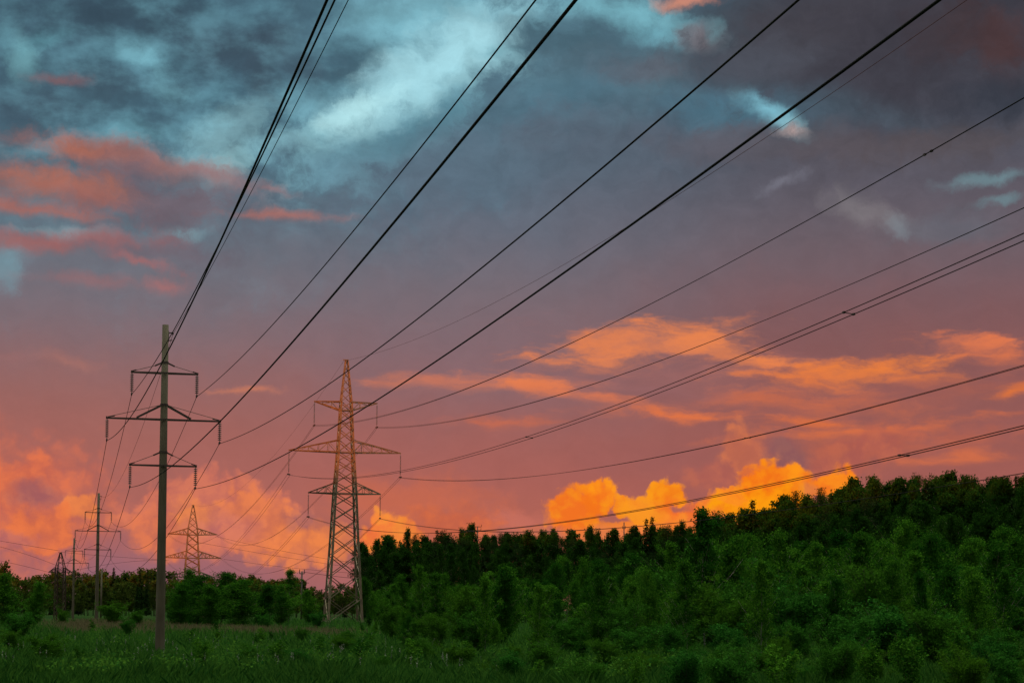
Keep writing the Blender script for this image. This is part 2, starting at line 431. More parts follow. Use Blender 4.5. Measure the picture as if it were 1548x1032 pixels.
def leaf_mat(name, ca, cb, cc, trans=.35):
    """per-leaf and per-plant colour variation; thin leaves let some light through"""
    m = bpy.data.materials.new(name); m.use_nodes = True
    nt = m.node_tree; nt.nodes.clear()
    g = nt.nodes.new('ShaderNodeNewGeometry'); oi = nt.nodes.new('ShaderNodeObjectInfo')
    mx = nt.nodes.new('ShaderNodeMix'); mx.data_type = 'RGBA'
    mx.inputs[6].default_value = (*ca, 1); mx.inputs[7].default_value = (*cb, 1)
    nt.links.new(g.outputs['Random Per Island'], mx.inputs[0])
    m2 = nt.nodes.new('ShaderNodeMix'); m2.data_type = 'RGBA'
    ma = nt.nodes.new('ShaderNodeMath'); ma.operation = 'MULTIPLY'; ma.inputs[1].default_value = .85
    nt.links.new(oi.outputs['Random'], ma.inputs[0]); nt.links.new(ma.outputs[0], m2.inputs[0])
    nt.links.new(mx.outputs[2], m2.inputs[6]); m2.inputs[7].default_value = (*cc, 1)
    d = nt.nodes.new('ShaderNodeBsdfDiffuse'); t = nt.nodes.new('ShaderNodeBsdfTranslucent')
    nt.links.new(m2.outputs[2], d.inputs[0]); nt.links.new(m2.outputs[2], t.inputs[0])
    ms = nt.nodes.new('ShaderNodeMixShader'); ms.inputs[0].default_value = trans
    nt.links.new(d.outputs[0], ms.inputs[1]); nt.links.new(t.outputs[0], ms.inputs[2])
    o = nt.nodes.new('ShaderNodeOutputMaterial'); nt.links.new(ms.outputs[0], o.inputs[0])
    return m


M_CONC = simple_mat('concrete', (.068, .054, .038), (.125, .105, .078), 2.2, .9, 0, .3, (1, 1, .25))
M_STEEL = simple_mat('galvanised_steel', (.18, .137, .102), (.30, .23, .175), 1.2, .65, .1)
M_RUST = simple_mat('rusty_steel', (.035, .022, .018), (.07, .04, .03), 2., .85)
M_DARKSTEEL = simple_mat('painted_steel', (.045, .032, .032), (.07, .05, .048), 2., .7)
M_GLASS = simple_mat('insulator_glass', (.05, .055, .06), (.08, .085, .09), 6., .25)
M_WIRE = simple_mat('weathered_aluminium', (.012, .012, .013), (.022, .022, .024), .4, .9)
M_WIRE.node_tree.nodes['Principled BSDF'].inputs['Specular IOR Level'].default_value = .1
M_BARK = simple_mat('bark', (.05, .04, .032), (.10, .085, .07), 3., .95)
M_BIRCH = simple_mat('birch_bark', (.10, .095, .085), (.38, .36, .33), 2.5, .9, 0, 0, (1, 1, 3))
M_LEAF = leaf_mat('leaves_forest', (.008, .04, .007), (.045, .115, .014), (.012, .045, .006))
M_LEAF_L = leaf_mat('leaves_birch', (.006, .06, .005), (.11, .30, .025), (.006, .05, .006), .3)
M_LEAF_S = leaf_mat('leaves_willow', (.004, .05, .008), (.05, .21, .028), (.05, .13, .008), .3)
M_NEEDLE = leaf_mat('needles', (.012, .035, .01), (.028, .06, .014), (.02, .045, .014), .1)
M_AUT = leaf_mat('leaves_far', (.035, .07, .012), (.07, .10, .016), (.05, .075, .014))


# ------------------------------------------------------------------ ground
BASES = {'p1': (-23.52, 133.2, -.15), 'p2': (-69.56, 333.2, -.35), 'p3': (-111.9, 507.1, -2.2), 't1': (-25.57, 301.7, .6), 't2': (-108.4, 673., -.95)}
CTRL = list(BASES.values()) + [(0, 0, 0), (40, 80, 0), (-40, 90, 0), (80, 200, .3), (-90, 180, -.1), (110, 350, 1.), (0, 450, 0), (-160, 800, -2.), (100, 800, -1), (-300, 500, -2), (300, 300, 1), (-30, 210, 0), (-100, 560, -1.8)]
CTRL_A = np.array(CTRL)


def ground_z(x, y):
    x = np.asarray(x, float); y = np.asarray(y, float)
    d2 = (x[..., None] - CTRL_A[:, 0]) ** 2 + (y[..., None] - CTRL_A[:, 1]) ** 2 + 60.
    w = d2 ** -1.5
    return (w * CTRL_A[:, 2]).sum(-1) / w.sum(-1)


def gz(x, y):
    return float(ground_z(x, y))


def build_ground():
    xs = np.concatenate([np.linspace(-4000, -420, 14), np.linspace(-400, 400, 110), np.linspace(420, 4000, 14)])
    ys = np.concatenate([np.linspace(-2500, -60, 10), np.linspace(-40, 900, 150), np.linspace(950, 8000, 20)])
    X, Y = np.meshgrid(xs, ys)
    rg = np.random.default_rng(3)
    Z = ground_z(X, Y)
    near = (Y > 30) & (Y < 900) & (abs(X) < 400)
    Z = Z + np.where(near, rg.normal(0, .07, Z.shape), 0) - .04
    V = np.stack([X, Y, Z], -1).reshape(-1, 3)
    n, m = len(xs), len(ys)
    i = (np.arange(m - 1)[:, None] * n + np.arange(n - 1)[None]).ravel()
    Fc = np.stack([i, i + 1, i + n + 1, i + n], -1)
    mat = simple_mat('meadow_soil', (.012, .035, .012), (.03, .055, .016), .15, 1.)
    mat.node_tree.nodes['Principled BSDF'].inputs['Specular IOR Level'].default_value = 0
    tag(np_mesh('ground', V, Fc, mat), kind='structure')


build_ground()


def build_shade_hill():
    """unseen wooded rise added behind the viewer, its crest shaped to shade the low scene"""
    tx, ty = math.sin(SUN_AZ), math.cos(SUN_AZ)
    nx, ny = ty, -tx
    rg = np.random.default_rng(5)
    us = np.linspace(-1100, 700, 360)
    vs = np.linspace(-160, 70, 24)
    U, Vv = np.meshgrid(us, vs)
    crest = 43.6 - 10.5 / (1 + np.exp((us + 610) / 25)) + 2.5 * np.exp(-((us + 455) / 50) ** 2) + .8 * np.sin(us / 37.) + .6 * np.sin(us / 17. + 1)  # crest of the added rise, shaped by where its shade must end
    prof = np.where(Vv < 0, np.exp(-(Vv / 70) ** 2), np.exp(-(Vv / 26) ** 4))
    Z = prof * (crest[None] - 1 + rg.normal(0, 1., U.shape)) - 1.5
    dist = -300 + Vv
    X = U * nx + dist * tx; Y = U * ny + dist * ty
    P = np.stack([X, Y, Z], -1).reshape(-1, 3)
    n, m = len(us), len(vs)
    i = (np.arange(m - 1)[:, None] * n + np.arange(n - 1)[None]).ravel()
    Fc = np.stack([i, i + 1, i + n + 1, i + n], -1)
    tag(np_mesh('shade_hill', P, Fc, M_LEAF), kind='structure')


build_shade_hill()


# ------------------------------------------------------------------ power line hardware
def insulator(parent, x, y, z_top, z_bot, disc_r, n, mat, clamp=True):
    b = MB()
    L = z_top - z_bot
    b.lathe((x, y, z_bot), [(.022, 0), (.022, L)], 6)
    for k in range(n):
        z = z_bot + L * (.12 + .80 * k / (n - 1))
        b.lathe((x, y, z - .045), [(.04, 0), (disc_r, .012), (disc_r * .85, .04), (.05, .085)], 9)
    o = b.build('insulator_string', mat, parent, True)
    if clamp:
        c = MB().beam((x, y - .28, z_bot - .05), (x, y + .28, z_bot - .05), .09, .12)
        c.beam((x, y - .42, z_bot - .10), (x, y - .28, z_bot - .06), .08, .09).beam((x, y + .28, z_bot - .06), (x, y + .42, z_bot - .10), .08, .09)
        c.build('clamp', M_DARKSTEEL, o)
    return o


POLE_ARMS = [(18.73, 19.45, 2.19, False), (15.60, 16.60, 3.77, True), (12.50, 13.42, 2.2, False)]
POLE_INS = 1.40


def make_pole(label, loc, rz):
    r = empty('power_pole', loc, rz)
    tag(r, label, 'power pole', 'concrete poles of the smaller power line')
    MB().tube([(0, 0, -1.5), (0, 0, 0), (0, 0, 11), (0, 0, 22)], [.335, .325, .27, .212], 18).build('shaft', M_CONC, r, True)
    e = MB().beam((.2, 0, 21.45), (.52, 0, 21.5), .07).beam((.2, 0, 20.95), (.46, 0, 20.98), .06).beam((.5, -.2, 21.42), (.5, .2, 21.42), .09)
    e.beam((.215, 0, 20.85), (.215, 0, 21.6), .06)
    e.build('earth_wire_bracket', M_DARKSTEEL, r)
    for z, za, hs, big in POLE_ARMS:
        rad = .325 - .113 * z / 22 + .05
        a = MB()
        for s in (-1, 1):
            a.beam((-hs, s * .07, z), (0, s * rad, z), .06, .1).beam((0, s * rad, z), (hs, s * .07, z), .06, .1)
        for s in (-1, 1):
            a.beam((s * hs, -.14, z + .02), (s * hs, .14, z + .02), .1, .16)
        arm = a.build('crossarm', M_DARKSTEEL, r)
        t = MB()
        rt = .325 - .113 * za / 22
        t.lathe((0, 0, za - .07), [(rt + .025, 0), (rt + .025, .14)], 16)
        for s in (-1, 1):
            if big:
                for q in (-1, 1):
                    t.beam((s * .1, q * (rt + .03), za), (s * 1.8, q * .16, z + .09), .06, .11)
                t.tube([(s * .3, 0, za - .04), (s * hs * .97, 0, z + .1)], .02, 5)
                t.beam((s * hs * .86, 0, z + .15), (s * hs * .98, 0, z + .08), .06, .07)
            else:
                t.beam((s * .15, 0, za + .0), (s * .66, 0, za - .24), .07, .1)
                t.tube([(s * .62, 0, za - .22), (s * hs * .97, 0, z + .08)], .02, 5)
                t.beam((s * (hs - .32), 0, z + .16), (s * (hs - .04), 0, z + .08), .06, .08)
        t.build('brace', M_DARKSTEEL, arm)
        for s in (-1, 1):
            insulator(r, s * (hs - .03), 0, z - .06, z - POLE_INS, .14, 9, M_GLASS)
    return r


def copy_tree(o, parent=None):
    c = o.copy(); COL.objects.link(c)
    if parent:
        c.parent = parent
    for ch in o.children:
        copy_tree(ch, c)
    return c


B = {k: Vector(v) for k, v in BASES.items()}
POLE_RZ = math.atan2(B['p2'].y - B['p1'].y, B['p2'].x - B['p1'].x) - math.pi / 2
TOW_RZ = math.atan2(B['t2'].y - B['t1'].y, B['t2'].x - B['t1'].x) - math.pi / 2
pole = make_pole('tallest grey concrete pole standing alone in the meadow in front of the others', B['p1'], POLE_RZ)
for key, lb in (('p2', 'middle-sized concrete pole beside the tan grass, second of its line'), ('p3', 'smallest concrete pole with crossarms, next to the dark rusty lattice tower')):
    c = copy_tree(pole); c.location = B[key]; c['label'] = lb


def wat(prof, z):
    zs = [p[0] for p in prof]
    return float(np.interp(z, zs, [p[1] for p in prof])) / 2


def make_tower(label, loc, rz, prof, panels, arms, leg_w, br_w, mat, peak_z, ins=None, arm_br=.07):
    """square lattice pylon: prof = (height, width); arms = (z bottom at body, z top at body, z tip, half span)"""
    r = empty('transmission_tower', loc, rz)
    tag(r, label, 'pylon', 'steel lattice pylons')
    cs = [(-1, -1), (1, -1), (1, 1), (-1, 1)]

    def cn(i, z):
        w = wat(prof, z)
        return Vector((cs[i % 4][0] * w, cs[i % 4][1] * w, z))
    zs = [p[0] for p in prof if p[0] <= peak_z]
    for i in range(4):
        lg = MB()
        for a, b in zip(zs, zs[1:]):
            lg.angle(cn(i, a), cn(i, b), leg_w * (1 if a < 20 else .85))
        o = lg.build('leg', mat, r)
        f = cn(i, 0)
        MB().lathe((f.x, f.y, -.7), [(.45, 0), (.4, .9), (.22, 1.0)], 8).build('footing', M_CONC, o)
    br = MB()
    pz = [p for p in panels if p <= peak_z]
    for a, b in zip(pz, pz[1:]):
        for i in range(4):
            br.angle(cn(i, a), cn(i + 1, b), br_w); br.angle(cn(i + 1, a), cn(i, b), br_w * .95)
            if b < peak_z - .1 and i % 1 == 0 and b in [q for t in arms for q in t[:2]]:
                br.angle(cn(i, b), cn(i + 1, b), br_w * 1.2)
    br.build('bracing', mat, r)
    pk = MB()
    pz2 = [p for p in panels if p >= peak_z]
    for i in range(4):
        pk.angle(cn(i, peak_z), cn(i, pz2[-1]), leg_w * .7)
    for a, b in zip(pz2, pz2[1:]):
        for i in range(4):
            pk.angle(cn(i, a), cn(i + 1, b), br_w * .75)
    pk.beam(cn(0, pz2[-1]) + Vector((-.45, 0, -.05)), cn(1, pz2[-1]) + Vector((.1, 0, -.05)), .14, .12)
    pk.build('peak', mat, r)
    for zb, zt, ztip, hs in arms:
        a = MB()
        for s in (-1, 1):
            tip = Vector((s * hs, 0, ztip))
            wb, wt = wat(prof, zb), wat(prof, zt)
            for q in (-1, 1):
                cb_, ct = Vector((s * wb, q * wb, zb)), Vector((s * wt, q * wt, zt))
                a.angle(cb_, tip, br_w * 1.35); a.angle(ct, tip, br_w * 1.25)
                n = max(3, int((hs - wb) / 1.25))
                for k in range(n):
                    u0, u1 = k / n, (k + 1) / n
                    if k % 2 == 0:
                        a.beam(cb_.lerp(tip, u0), ct.lerp(tip, u1), arm_br)
                    else:
                        a.beam(ct.lerp(tip, u0), cb_.lerp(tip, u1), arm_br)
                    if u1 < .95:
                        a.beam(cb_.lerp(tip, u1), ct.lerp(tip, u1), arm_br)
            if s > 0:
                for q in (-1, 1):
                    a.beam((-wb - .03, q * (wb + .03), zb), (wb + .03, q * (wb + .03), zb), br_w)
            n = max(3, int((hs - wb) / 1.25))
            for k in range(n):
                u0, u1 = k / n, (k + 1) / n
                q = 1 if k % 2 else -1
                a.beam(Vector((s * wb, q * wb, zb)).lerp(tip, u0), Vector((s * wb, -q * wb, zb)).lerp(tip, u1), arm_br)
        a.build('crossarm', mat, r)
        if ins:
            for s in (-1, 1):
                for q in (-.16, .16):
                    insulator(r, s * (hs - .05), q * .01 + 0, ztip - .08, ztip - ins, .13, 16, M_GLASS if zb < 23 else M_GLASS, clamp=(q > 0)) if q > 0 else None
    return r


T1_PROF = [(0, 5.2), (11.5, 3.9), (19.8, 3.1), (25.9, 2.3), (33.6, 1.58), (40.1, .28)]
T1_PAN = [0, 3.6, 7.0, 10.2, 13.0, 15.5, 17.7, 19.6, 21.2, 23.0, 24.5, 25.9, 27.7, 29.3, 30.9, 32.3, 33.6, 34.9, 36.1, 37.2, 38.2, 39.1, 40.1]
T1_ARMS = [(32.3, 33.6, 33.55, 4.85), (25.9, 27.75, 26.0, 8.6), (19.6, 21.25, 19.65, 5.55)]
INS1 = 3.6
make_tower('tall lattice pylon at the forest corner, its upper arms lit orange by the low sun', B['t1'], TOW_RZ, T1_PROF, T1_PAN, T1_ARMS, .26, .095, M_STEEL, 33.6, INS1, .07)
T2_PROF = [(0, 7.6), (13.5, 5.0), (20, 4.2), (27.8, 3.3), (30, 3.1), (38, .35)]
T2_PAN = [0, 5, 9.5, 13.5, 15, 17.5, 19.9, 22.2, 25, 27.8, 30, 32, 34, 36, 38]
T2_ARMS = [(27.8, 30, 28.0, 8.3), (19.9, 22.3, 20.0, 9.75), (13.5, 15.3, 13.6, 7.3)]
make_tower('distant orange lit lattice pylon with wide arched arms behind the nearest concrete pole', B['t2'], TOW_RZ, T2_PROF, T2_PAN, T2_ARMS, .32, .17, M_STEEL, 30, None, .13)
t3y = 550.
t3 = at(89.5, 940, t3y); t3.z = gz(t3.x, t3.y)
H3 = at(89.5, 834.4, t3y).z - t3.z
T3_PROF = [(0, 2.5), (H3 * .78, 2.2), (H3, .3)]
za3 = at(89.5, 865, t3y).z - t3.z; zt3 = at(89.5, 857, t3y).z - t3.z
T3_PAN = [0] + [za3 * k / 9 for k in range(1, 10)] + [zt3, zt3 + 1.6, zt3 + 3, H3]
make_tower('small dark rusty lattice tower among the trees by the smallest concrete pole', t3, R_(-4), T3_PROF, T3_PAN, [(za3, zt3, za3 + .05, 3.35)], .26, .09, M_RUST, zt3, None, .08)


def mast(name, label, top, base_y, Y, arms, r=.12, mat=M_DARKSTEEL, group=None):
    p = at(top[0], base_y, Y)
    zt = at(top[0], top[1], Y).z
    z0 = min(p.z, gz(p.x, p.y)) - .3
    o = empty(name, (p.x, p.y, z0))
    tag(o, label, 'mast' if arms else 'post', group)
    MB().tube([(0, 0, 0), (0, 0, zt - z0)], [r * 1.25, r], 8).build('shaft', mat, o, True)
    for dz, hs in arms:
        a = MB().beam((-hs, 0, zt - z0 - dz), (hs, 0, zt - z0 - dz), r * 1.1)
        for s in (-1, 1):
            a.beam((s * hs, 0, zt - z0 - dz), (s * hs, 0, zt - z0 - dz + .9), r * .9)
        a.build('crossarm', mat, o)
    return o


mast('utility_mast', 'thin brown mast rising above the bushes left of the tall pylon', (455.6, 863), 925, 420, [(.5, .5)], .16)
mast('utility_mast', 'tiny mast with two short arms peeping over the treetops near the tall pylon', (721.5, 795), 830, 760, [(.2, 1.5), (1.6, 1.3)], .22)
mast('utility_mast', 'tiny slim mast sticking out above the forest left of the paired spruces', (943, 789), 830, 700, [(2.2, .5)], .2)
mast('concrete_post', 'short plain concrete post just behind the middle-sized pole', (152.5, 859.7), 928, 420, [], .17, M_CONC)


# ------------------------------------------------------------------ wires
def local(base, rz, x, y, z):
    c, s = math.cos(rz), math.sin(rz)
    return Vector((base.x + c * x - s * y, base.y + s * x + c * y, base.z + z))


def fit_span(start, rz, pts):
    """parabola h = a t + b t^2 along the line towards the viewer through pixels of the wire"""
    d = Vector((math.sin(rz), -math.cos(rz), 0))
    n = Vector((math.cos(rz), math.sin(rz), 0))
    A, yv = [], []
    for px, py in pts:
        r = ray(px, py)
        k = (start - CAM_P).dot(n) / r.dot(n)
        q = CAM_P + r * k
        w = F_PX / q.y
        t = (q - start).dot(d)
        A.append((t * w, t * t * w)); yv.append((q.z - start.z) * w)
    a, b = np.linalg.lstsq(np.array(A), np.array(yv), rcond=None)[0]
    return d, float(a), float(b)


def front_pts(start, rz, pts, length, n=70):
    d, a, b = fit_span(start, rz, pts)
    return [start + d * t + Vector((0, 0, a * t + b * t * t)) for t in np.linspace(0, length, n)]


def sag_pts(p, q, b, n=40):
    L = (Vector((p.x - q.x, p.y - q.y))).length
    out = []
    for k in range(1, n + 1):
        u = k / n
        v = p.lerp(q, u)
        v.z -= b * L * L * u * (1 - u)
        out.append(v)
    return out


def wire(name, pts, r, label, cat='wire', parent=None, group=None):
    o = MB().tube(pts, r, 5).build(name, M_WIRE, parent, True)
    if label:
        tag(o, label, cat, group)
    return o


PW = {('u', -1): [(243, 535), (282, 460), (346, 340), (412, 202), (506, 0)], ('m', -1): [(242, 555), (288, 460), (346, 340), (405, 202), (495, 0)],
      ('l', -1): [(240, 717), (331, 637), (517, 431.5), (591, 343), (729, 175), (870, 0)], ('u', 1): [(520, 367), (537, 346), (709, 129), (811, 0)],
      ('m', 1): [(517, 566.5), (805, 343), (1031, 151), (1208, 0)], ('l', 1): [(390, 706), (430, 687), (517, 638), (951, 343), (1031, 284), (1243, 131), (1420, 0)]}
LV = {'u': (0, 'upper'), 'm': (1, 'middle'), 'l': (2, 'lower')}
p4 = B['p3'] + (B['p3'] - B['p2']).normalized() * 175
for (lv, s), pts in PW.items():
    i, nm = LV[lv]
    z, za, hs, big = POLE_ARMS[i]
    x = s * (hs - .03)
    P = [local(B[k], POLE_RZ, x, 0, z - POLE_INS - .1) for k in ('p1', 'p2', 'p3')]
    fr = front_pts(P[0], POLE_RZ, pts, 205)
    full = fr[::-1] + sag_pts(P[0], P[1], .00036) + sag_pts(P[1], P[2], .00036) + sag_pts(P[2], local(p4, POLE_RZ, x, 0, z - 3.), .00036, 16)
    wire('power_line_wire', full, .02, 'dark wire hung from the %s end of the %s crossarms of the concrete poles' % ('left' if s < 0 else 'right', nm))
P = [local(B[k], POLE_RZ, .5, 0, 21.4) for k in ('p1', 'p2', 'p3')]
fr = front_pts(P[0], POLE_RZ, [(355, 340), (437, 175), (520, 15)], 205)
wire('earth_wire', fr[::-1] + sag_pts(P[0], P[1], .0003) + sag_pts(P[1], P[2], .0003) + sag_pts(P[2], local(p4, POLE_RZ, .5, 0, 20), .0003, 16), .014, 'thin earth wire running over the tops of the concrete poles')

TW = {('u', -1): [(502, 643), (537, 638), (700, 588.6), (1031, 435), (1203, 343), (1548, 148)], ('u', 1): [(700, 633), (1031, 533), (1484, 343), (1548, 314)],
      ('m', -1): [(488, 723.5), (549, 720), (709, 688), (1031, 577.5), (1548, 358)], ('m', 1): [(700, 725), (733.5, 724), (838, 718), (1028, 683.5), (1548, 552.5)],
      ('l', -1): [(500, 789), (543, 798.6), (680, 804), (838.5, 791), (1024, 761), (1370, 688), (1548, 644)], ('l', 1): [(635, 793), (696, 802), (1491, 724), (1548, 715)]}
TSEP = {('u', -1): (.16, .09), ('u', 1): (.18, .08), ('m', -1): (.22, -.03), ('m', 1): (.2, .03), ('l', -1): (.2, .0), ('l', 1): (.12, .02)}
SPACE = {('m', -1): [(800, 659), (1283, 473)], ('u', -1): [(1403, 231)], ('l', -1): [(1366, 688)], ('m', 1): [(1130, 662)]}
for (lv, s), pts in TW.items():
    i, nm = LV[lv]
    zb, zt, ztip, hs = T1_ARMS[i]
    x = s * (hs - .05)
    st = local(B['t1'], TOW_RZ, x, 0, ztip - INS1 - .1)
    fr = front_pts(st, TOW_RZ, pts, 375, 90)
    a2 = T2_ARMS[i]
    en = local(B['t2'], TOW_RZ, s * a2[3], 0, a2[2])
    full = fr[::-1] + sag_pts(st, en, .00026, 50)
    root = empty('conductor_bundle', st)
    tag(root, 'twin dark conductor hung under the %s end of the %s arm of the tall pylon' % ('left' if s < 0 else 'right', nm), 'power line')
    sx_, sz_ = TSEP[(lv, s)]
    off = Vector((math.cos(TOW_RZ) * sx_, math.sin(TOW_RZ) * sx_, sz_))
    for q in (-1, 1):
        wire('conductor', [p + off * q - st for p in full], .021, None, parent=root)
    d, a, b = fit_span(st, TOW_RZ, pts)
    nn = Vector((math.cos(TOW_RZ), math.sin(TOW_RZ), 0))
    for px, py in SPACE.get((lv, s), []):
        r = ray(px, py)
        k = (st - CAM_P).dot(nn) / r.dot(nn)
        t = (CAM_P + r * k - st).dot(d)
        c = d * t + Vector((0, 0, a * t + b * t * t))
        sp = MB().beam(c - off, c + off, .035)
        for q in (-1, 1):
            sp.beam(c + off * q - d * .1, c + off * q + d * .1, .085)
        sp.build('spacer', M_DARKSTEEL, root)
    yk = MB().beam(-off * 1.1 + Vector((0, 0, .06)), off * 1.1 + Vector((0, 0, .06)), .12, .2)
    yk.build('yoke_plate', M_DARKSTEEL, root)
st = local(B['t1'], TOW_RZ, -.4, 0, 39.9)
fr = front_pts(st, TOW_RZ, [(568, 537), (616, 520), (877, 380), (1028, 296), (1243, 151), (1462, 0)], 375, 90)
en = local(B['t2'], TOW_RZ, 0, 0, 38)
wire('earth_wire', fr[::-1] + sag_pts(st, en, .0002, 50), .015, 'thin earth wire strung between the tips of the two orange lit pylons')


def cross_wire(pix, Y, label, r=.04):
    """a far line crossing the view: pixels of its low curve joined by a smooth sagging curve"""
    xs = np.linspace(pix[0][0], pix[-1][0], 60)
    co = np.polyfit([p[0] for p in pix], [p[1] for p in pix], min(2, len(pix) - 1))
    wire('power_line_wire', [at(float(x), float(np.polyval(co, x)), Y) for x in xs], r, label)


cross_wire([(-90, 801), (0, 817), (90, 832)], 550, 'faint wire from the tip of the dark rusty tower towards the meadow side, topmost')
cross_wire([(-90, 811), (0, 826), (104, 862)], 552, 'faint wire ending on the far arm of the dark rusty tower')
cross_wire([(-90, 832), (0, 847), (72, 864)], 549, 'faint lowest wire ending on the near arm of the dark rusty tower')
cross_wire([(92, 834), (174, 841), (255, 846)], 640, 'faint upper wire between the dark rusty tower and the distant pylon')
cross_wire([(105, 864), (174, 851), (252, 846)], 642, 'faint lower wire between the dark rusty tower and the distant pylon')
cross_wire([(327, 810), (390, 826), (480, 841), (600, 858)], 672, 'faint wire leaving the upper arm of the distant pylon towards the forest')
cross_wire([(298, 819), (390, 835), (496, 852), (600, 866)], 676, 'faint wire leaving the body of the distant pylon towards the forest')
cross_wire([(338, 844), (390, 853), (494, 862), (600, 869)], 670, 'faint wire leaving the wide lower arm of the distant pylon')
cross_wire([(458, 864), (494, 869), (560, 876)], 420, 'short faint wire from the thin brown mast to the forest')


# ------------------------------------------------------------------ plants
def diamonds(C, size, rg, aspect=.55, droop=0., jit=.35):
    n = len(C)
    ax = rg.normal(size=(n, 3)); ax[:, 2] = ax[:, 2] * .8 - droop
    ax /= np.linalg.norm(ax, axis=1, keepdims=True)
    t = rg.normal(size=(n, 3))
    bx = np.cross(ax, t); bx /= np.linalg.norm(bx, axis=1, keepdims=True)
    s = size * (1 + jit * rg.normal(size=(n, 1))).clip(.4, 2)
    a, b = ax * s * .5, bx * s * .5 * aspect
    V = np.stack([C - a, C + b, C + a, C - b], 1).reshape(-1, 3)
    return V, np.arange(n * 4).reshape(-1, 4)


def plant(seed, H, stems, nb, prof, h0, clumps, per, sig, leaf, aspect, mat, bark, trunk_r, lean=.08, up=.5, droop=0., irregular=.35, spread=0.):
    """trunk(s) with limbs; leaves gathered in clumps along the limbs. Returns (crown mesh, trunk mesh)"""
    rg = np.random.default_rng(seed)
    tr = MB()
    cents, wts = [], []
    for s_ in range(stems):
        az = rg.uniform(0, 2 * math.pi)
        sp = spread * rg.uniform(.3, 1) if stems > 1 else 0
        hh = H * (1 if s_ == 0 else rg.uniform(.65, .95))
        k1, k2 = rg.normal(0, lean * H * .3, 2)
        pts = []
        for u in np.linspace(0, 1, 7):
            pts.append(Vector((math.cos(az) * sp * u ** 1.3 + k1 * u * u + rg.normal(0, .008 * H) * (u > 0), math.sin(az) * sp * u ** 1.3 + k2 * u * u + rg.normal(0, .008 * H) * (u > 0), hh * u)))
        tr.tube(pts, [trunk_r * (1 - .86 * u) * (1 if s_ == 0 else .7) for u in np.linspace(0, 1, 7)], 6)
        sector = rg.uniform(0, 2 * math.pi)
        for b in range(nb):
            u = h0 + (1 - h0) * ((b + rg.uniform(0, 1)) / nb)
            i = min(5, int(u * 6)); f = u * 6 - i
            base = pts[i].lerp(pts[i + 1], f)
            a2 = b * 2.4 + rg.normal(0, .4)
            ln = prof(u) * H * max(.25, 1 + irregular * rg.normal()) * (1 + .18 * math.cos(a2 - sector))
            tip = base + Vector((math.cos(a2) * ln, math.sin(a2) * ln, ln * (up + rg.normal(0, .2))))
            if ln > .03 * H:
                mid = base.lerp(tip, .55) + Vector((0, 0, ln * .06))
                tr.tube([base, mid, tip], [trunk_r * .28 * (1.1 - u), trunk_r * .18 * (1.1 - u), .004 * H * .3], 3, False)
            for c in range(clumps):
                v = rg.uniform(.25, 1.08)
                p = base.lerp(tip, v)
                cents.append((p.x, p.y, p.z)); wts.append(rg.uniform(.4, 1.6))
    cents = np.array(cents) + rg.normal(0, sig * .5, (len(cents), 3))
    cnt = np.maximum(3, (per * np.array(wts)).astype(int))
    C = np.repeat(cents, cnt, axis=0)
    sg = np.repeat(sig * rg.uniform(.6, 1.3, len(cents)), cnt)[:, None]
    C = C + rg.normal(size=C.shape).clip(-1.7, 1.7) * sg * np.array([1, 1, .75])
    C[:, 2] = np.maximum(C[:, 2], .03 * H)
    V, Fc = diamonds(C, leaf, rg, aspect, droop)
    crown = np_mesh('crown', V, Fc, mat, link=False)
    me = bpy.data.meshes.new('trunk')
    me.from_pydata([tuple(v) for v in tr.v], [], tr.f); me.materials.append(bark)
    me.polygons.foreach_set('use_smooth', [True] * len(me.polygons)); me.update()
    return crown, me


def spruce(seed, H, base_r, mat, dens=1.):
    rg = np.random.default_rng(seed)
    tr = MB().tube([(0, 0, 0), (0, 0, H * .5), (0, 0, H)], [.011 * H, .007 * H, .001 * H], 6)
    Cs, Ax, Sz = [], [], []
    z = .08 * H
    while z < H * .985:
        u = z / H
        r = base_r * (1 - u) ** .85 * rg.uniform(.75, 1.15) + .012 * H
        k = max(4, int((7 + 5 * (1 - u)) * dens))
        for j in range(k):
            a = 2 * math.pi * (j + rg.uniform(0, .8)) / k
            rr = r * rg.uniform(.7, 1.12)
            m = max(2, int(5 * rr / base_r * dens) + 2)
            for q in range(m):
                v = (q + .6) / m
                d = np.array([math.cos(a), math.sin(a), -.28 * v - .12])
                c = np.array([0, 0, z]) + np.array([math.cos(a) * rr * v, math.sin(a) * rr * v, -.32 * rr * v + .12 * rr * v * v])
                for side in (-1, 1):
                    d2 = d + np.array([-math.sin(a), math.cos(a), 0]) * side * .5 + rg.normal(0, .18, 3)
                    Cs.append(c + rg.normal(0, .012 * H, 3) * np.array([1, 1, .5])); Ax.append(d2 / np.linalg.norm(d2)); Sz.append(rr / m * rg.uniform(1.4, 2.2) + .012 * H)
        z += H * rg.uniform(.016, .026) / max(.6, dens)
    C = np.array(Cs); ax = np.array(Ax); s = np.array(Sz)[:, None]
    t = rg.normal(size=C.shape) * .4 + np.array([0, 0, 1.])
    bx = np.cross(ax, t); bx /= np.linalg.norm(bx, axis=1, keepdims=True)
    V = np.stack([C - ax * s * .5, C + bx * s * .22, C + ax * s * .5 + np.array([0, 0, -.2]) * s, C - bx * s * .22], 1).reshape(-1, 3)
    crown = np_mesh('crown', V, np.arange(len(V)).reshape(-1, 4), mat, link=False)
    me = bpy.data.meshes.new('trunk')
    me.from_pydata([tuple(v) for v in tr.v], [], tr.f); me.materials.append(M_BARK); me.update()
    return crown, me


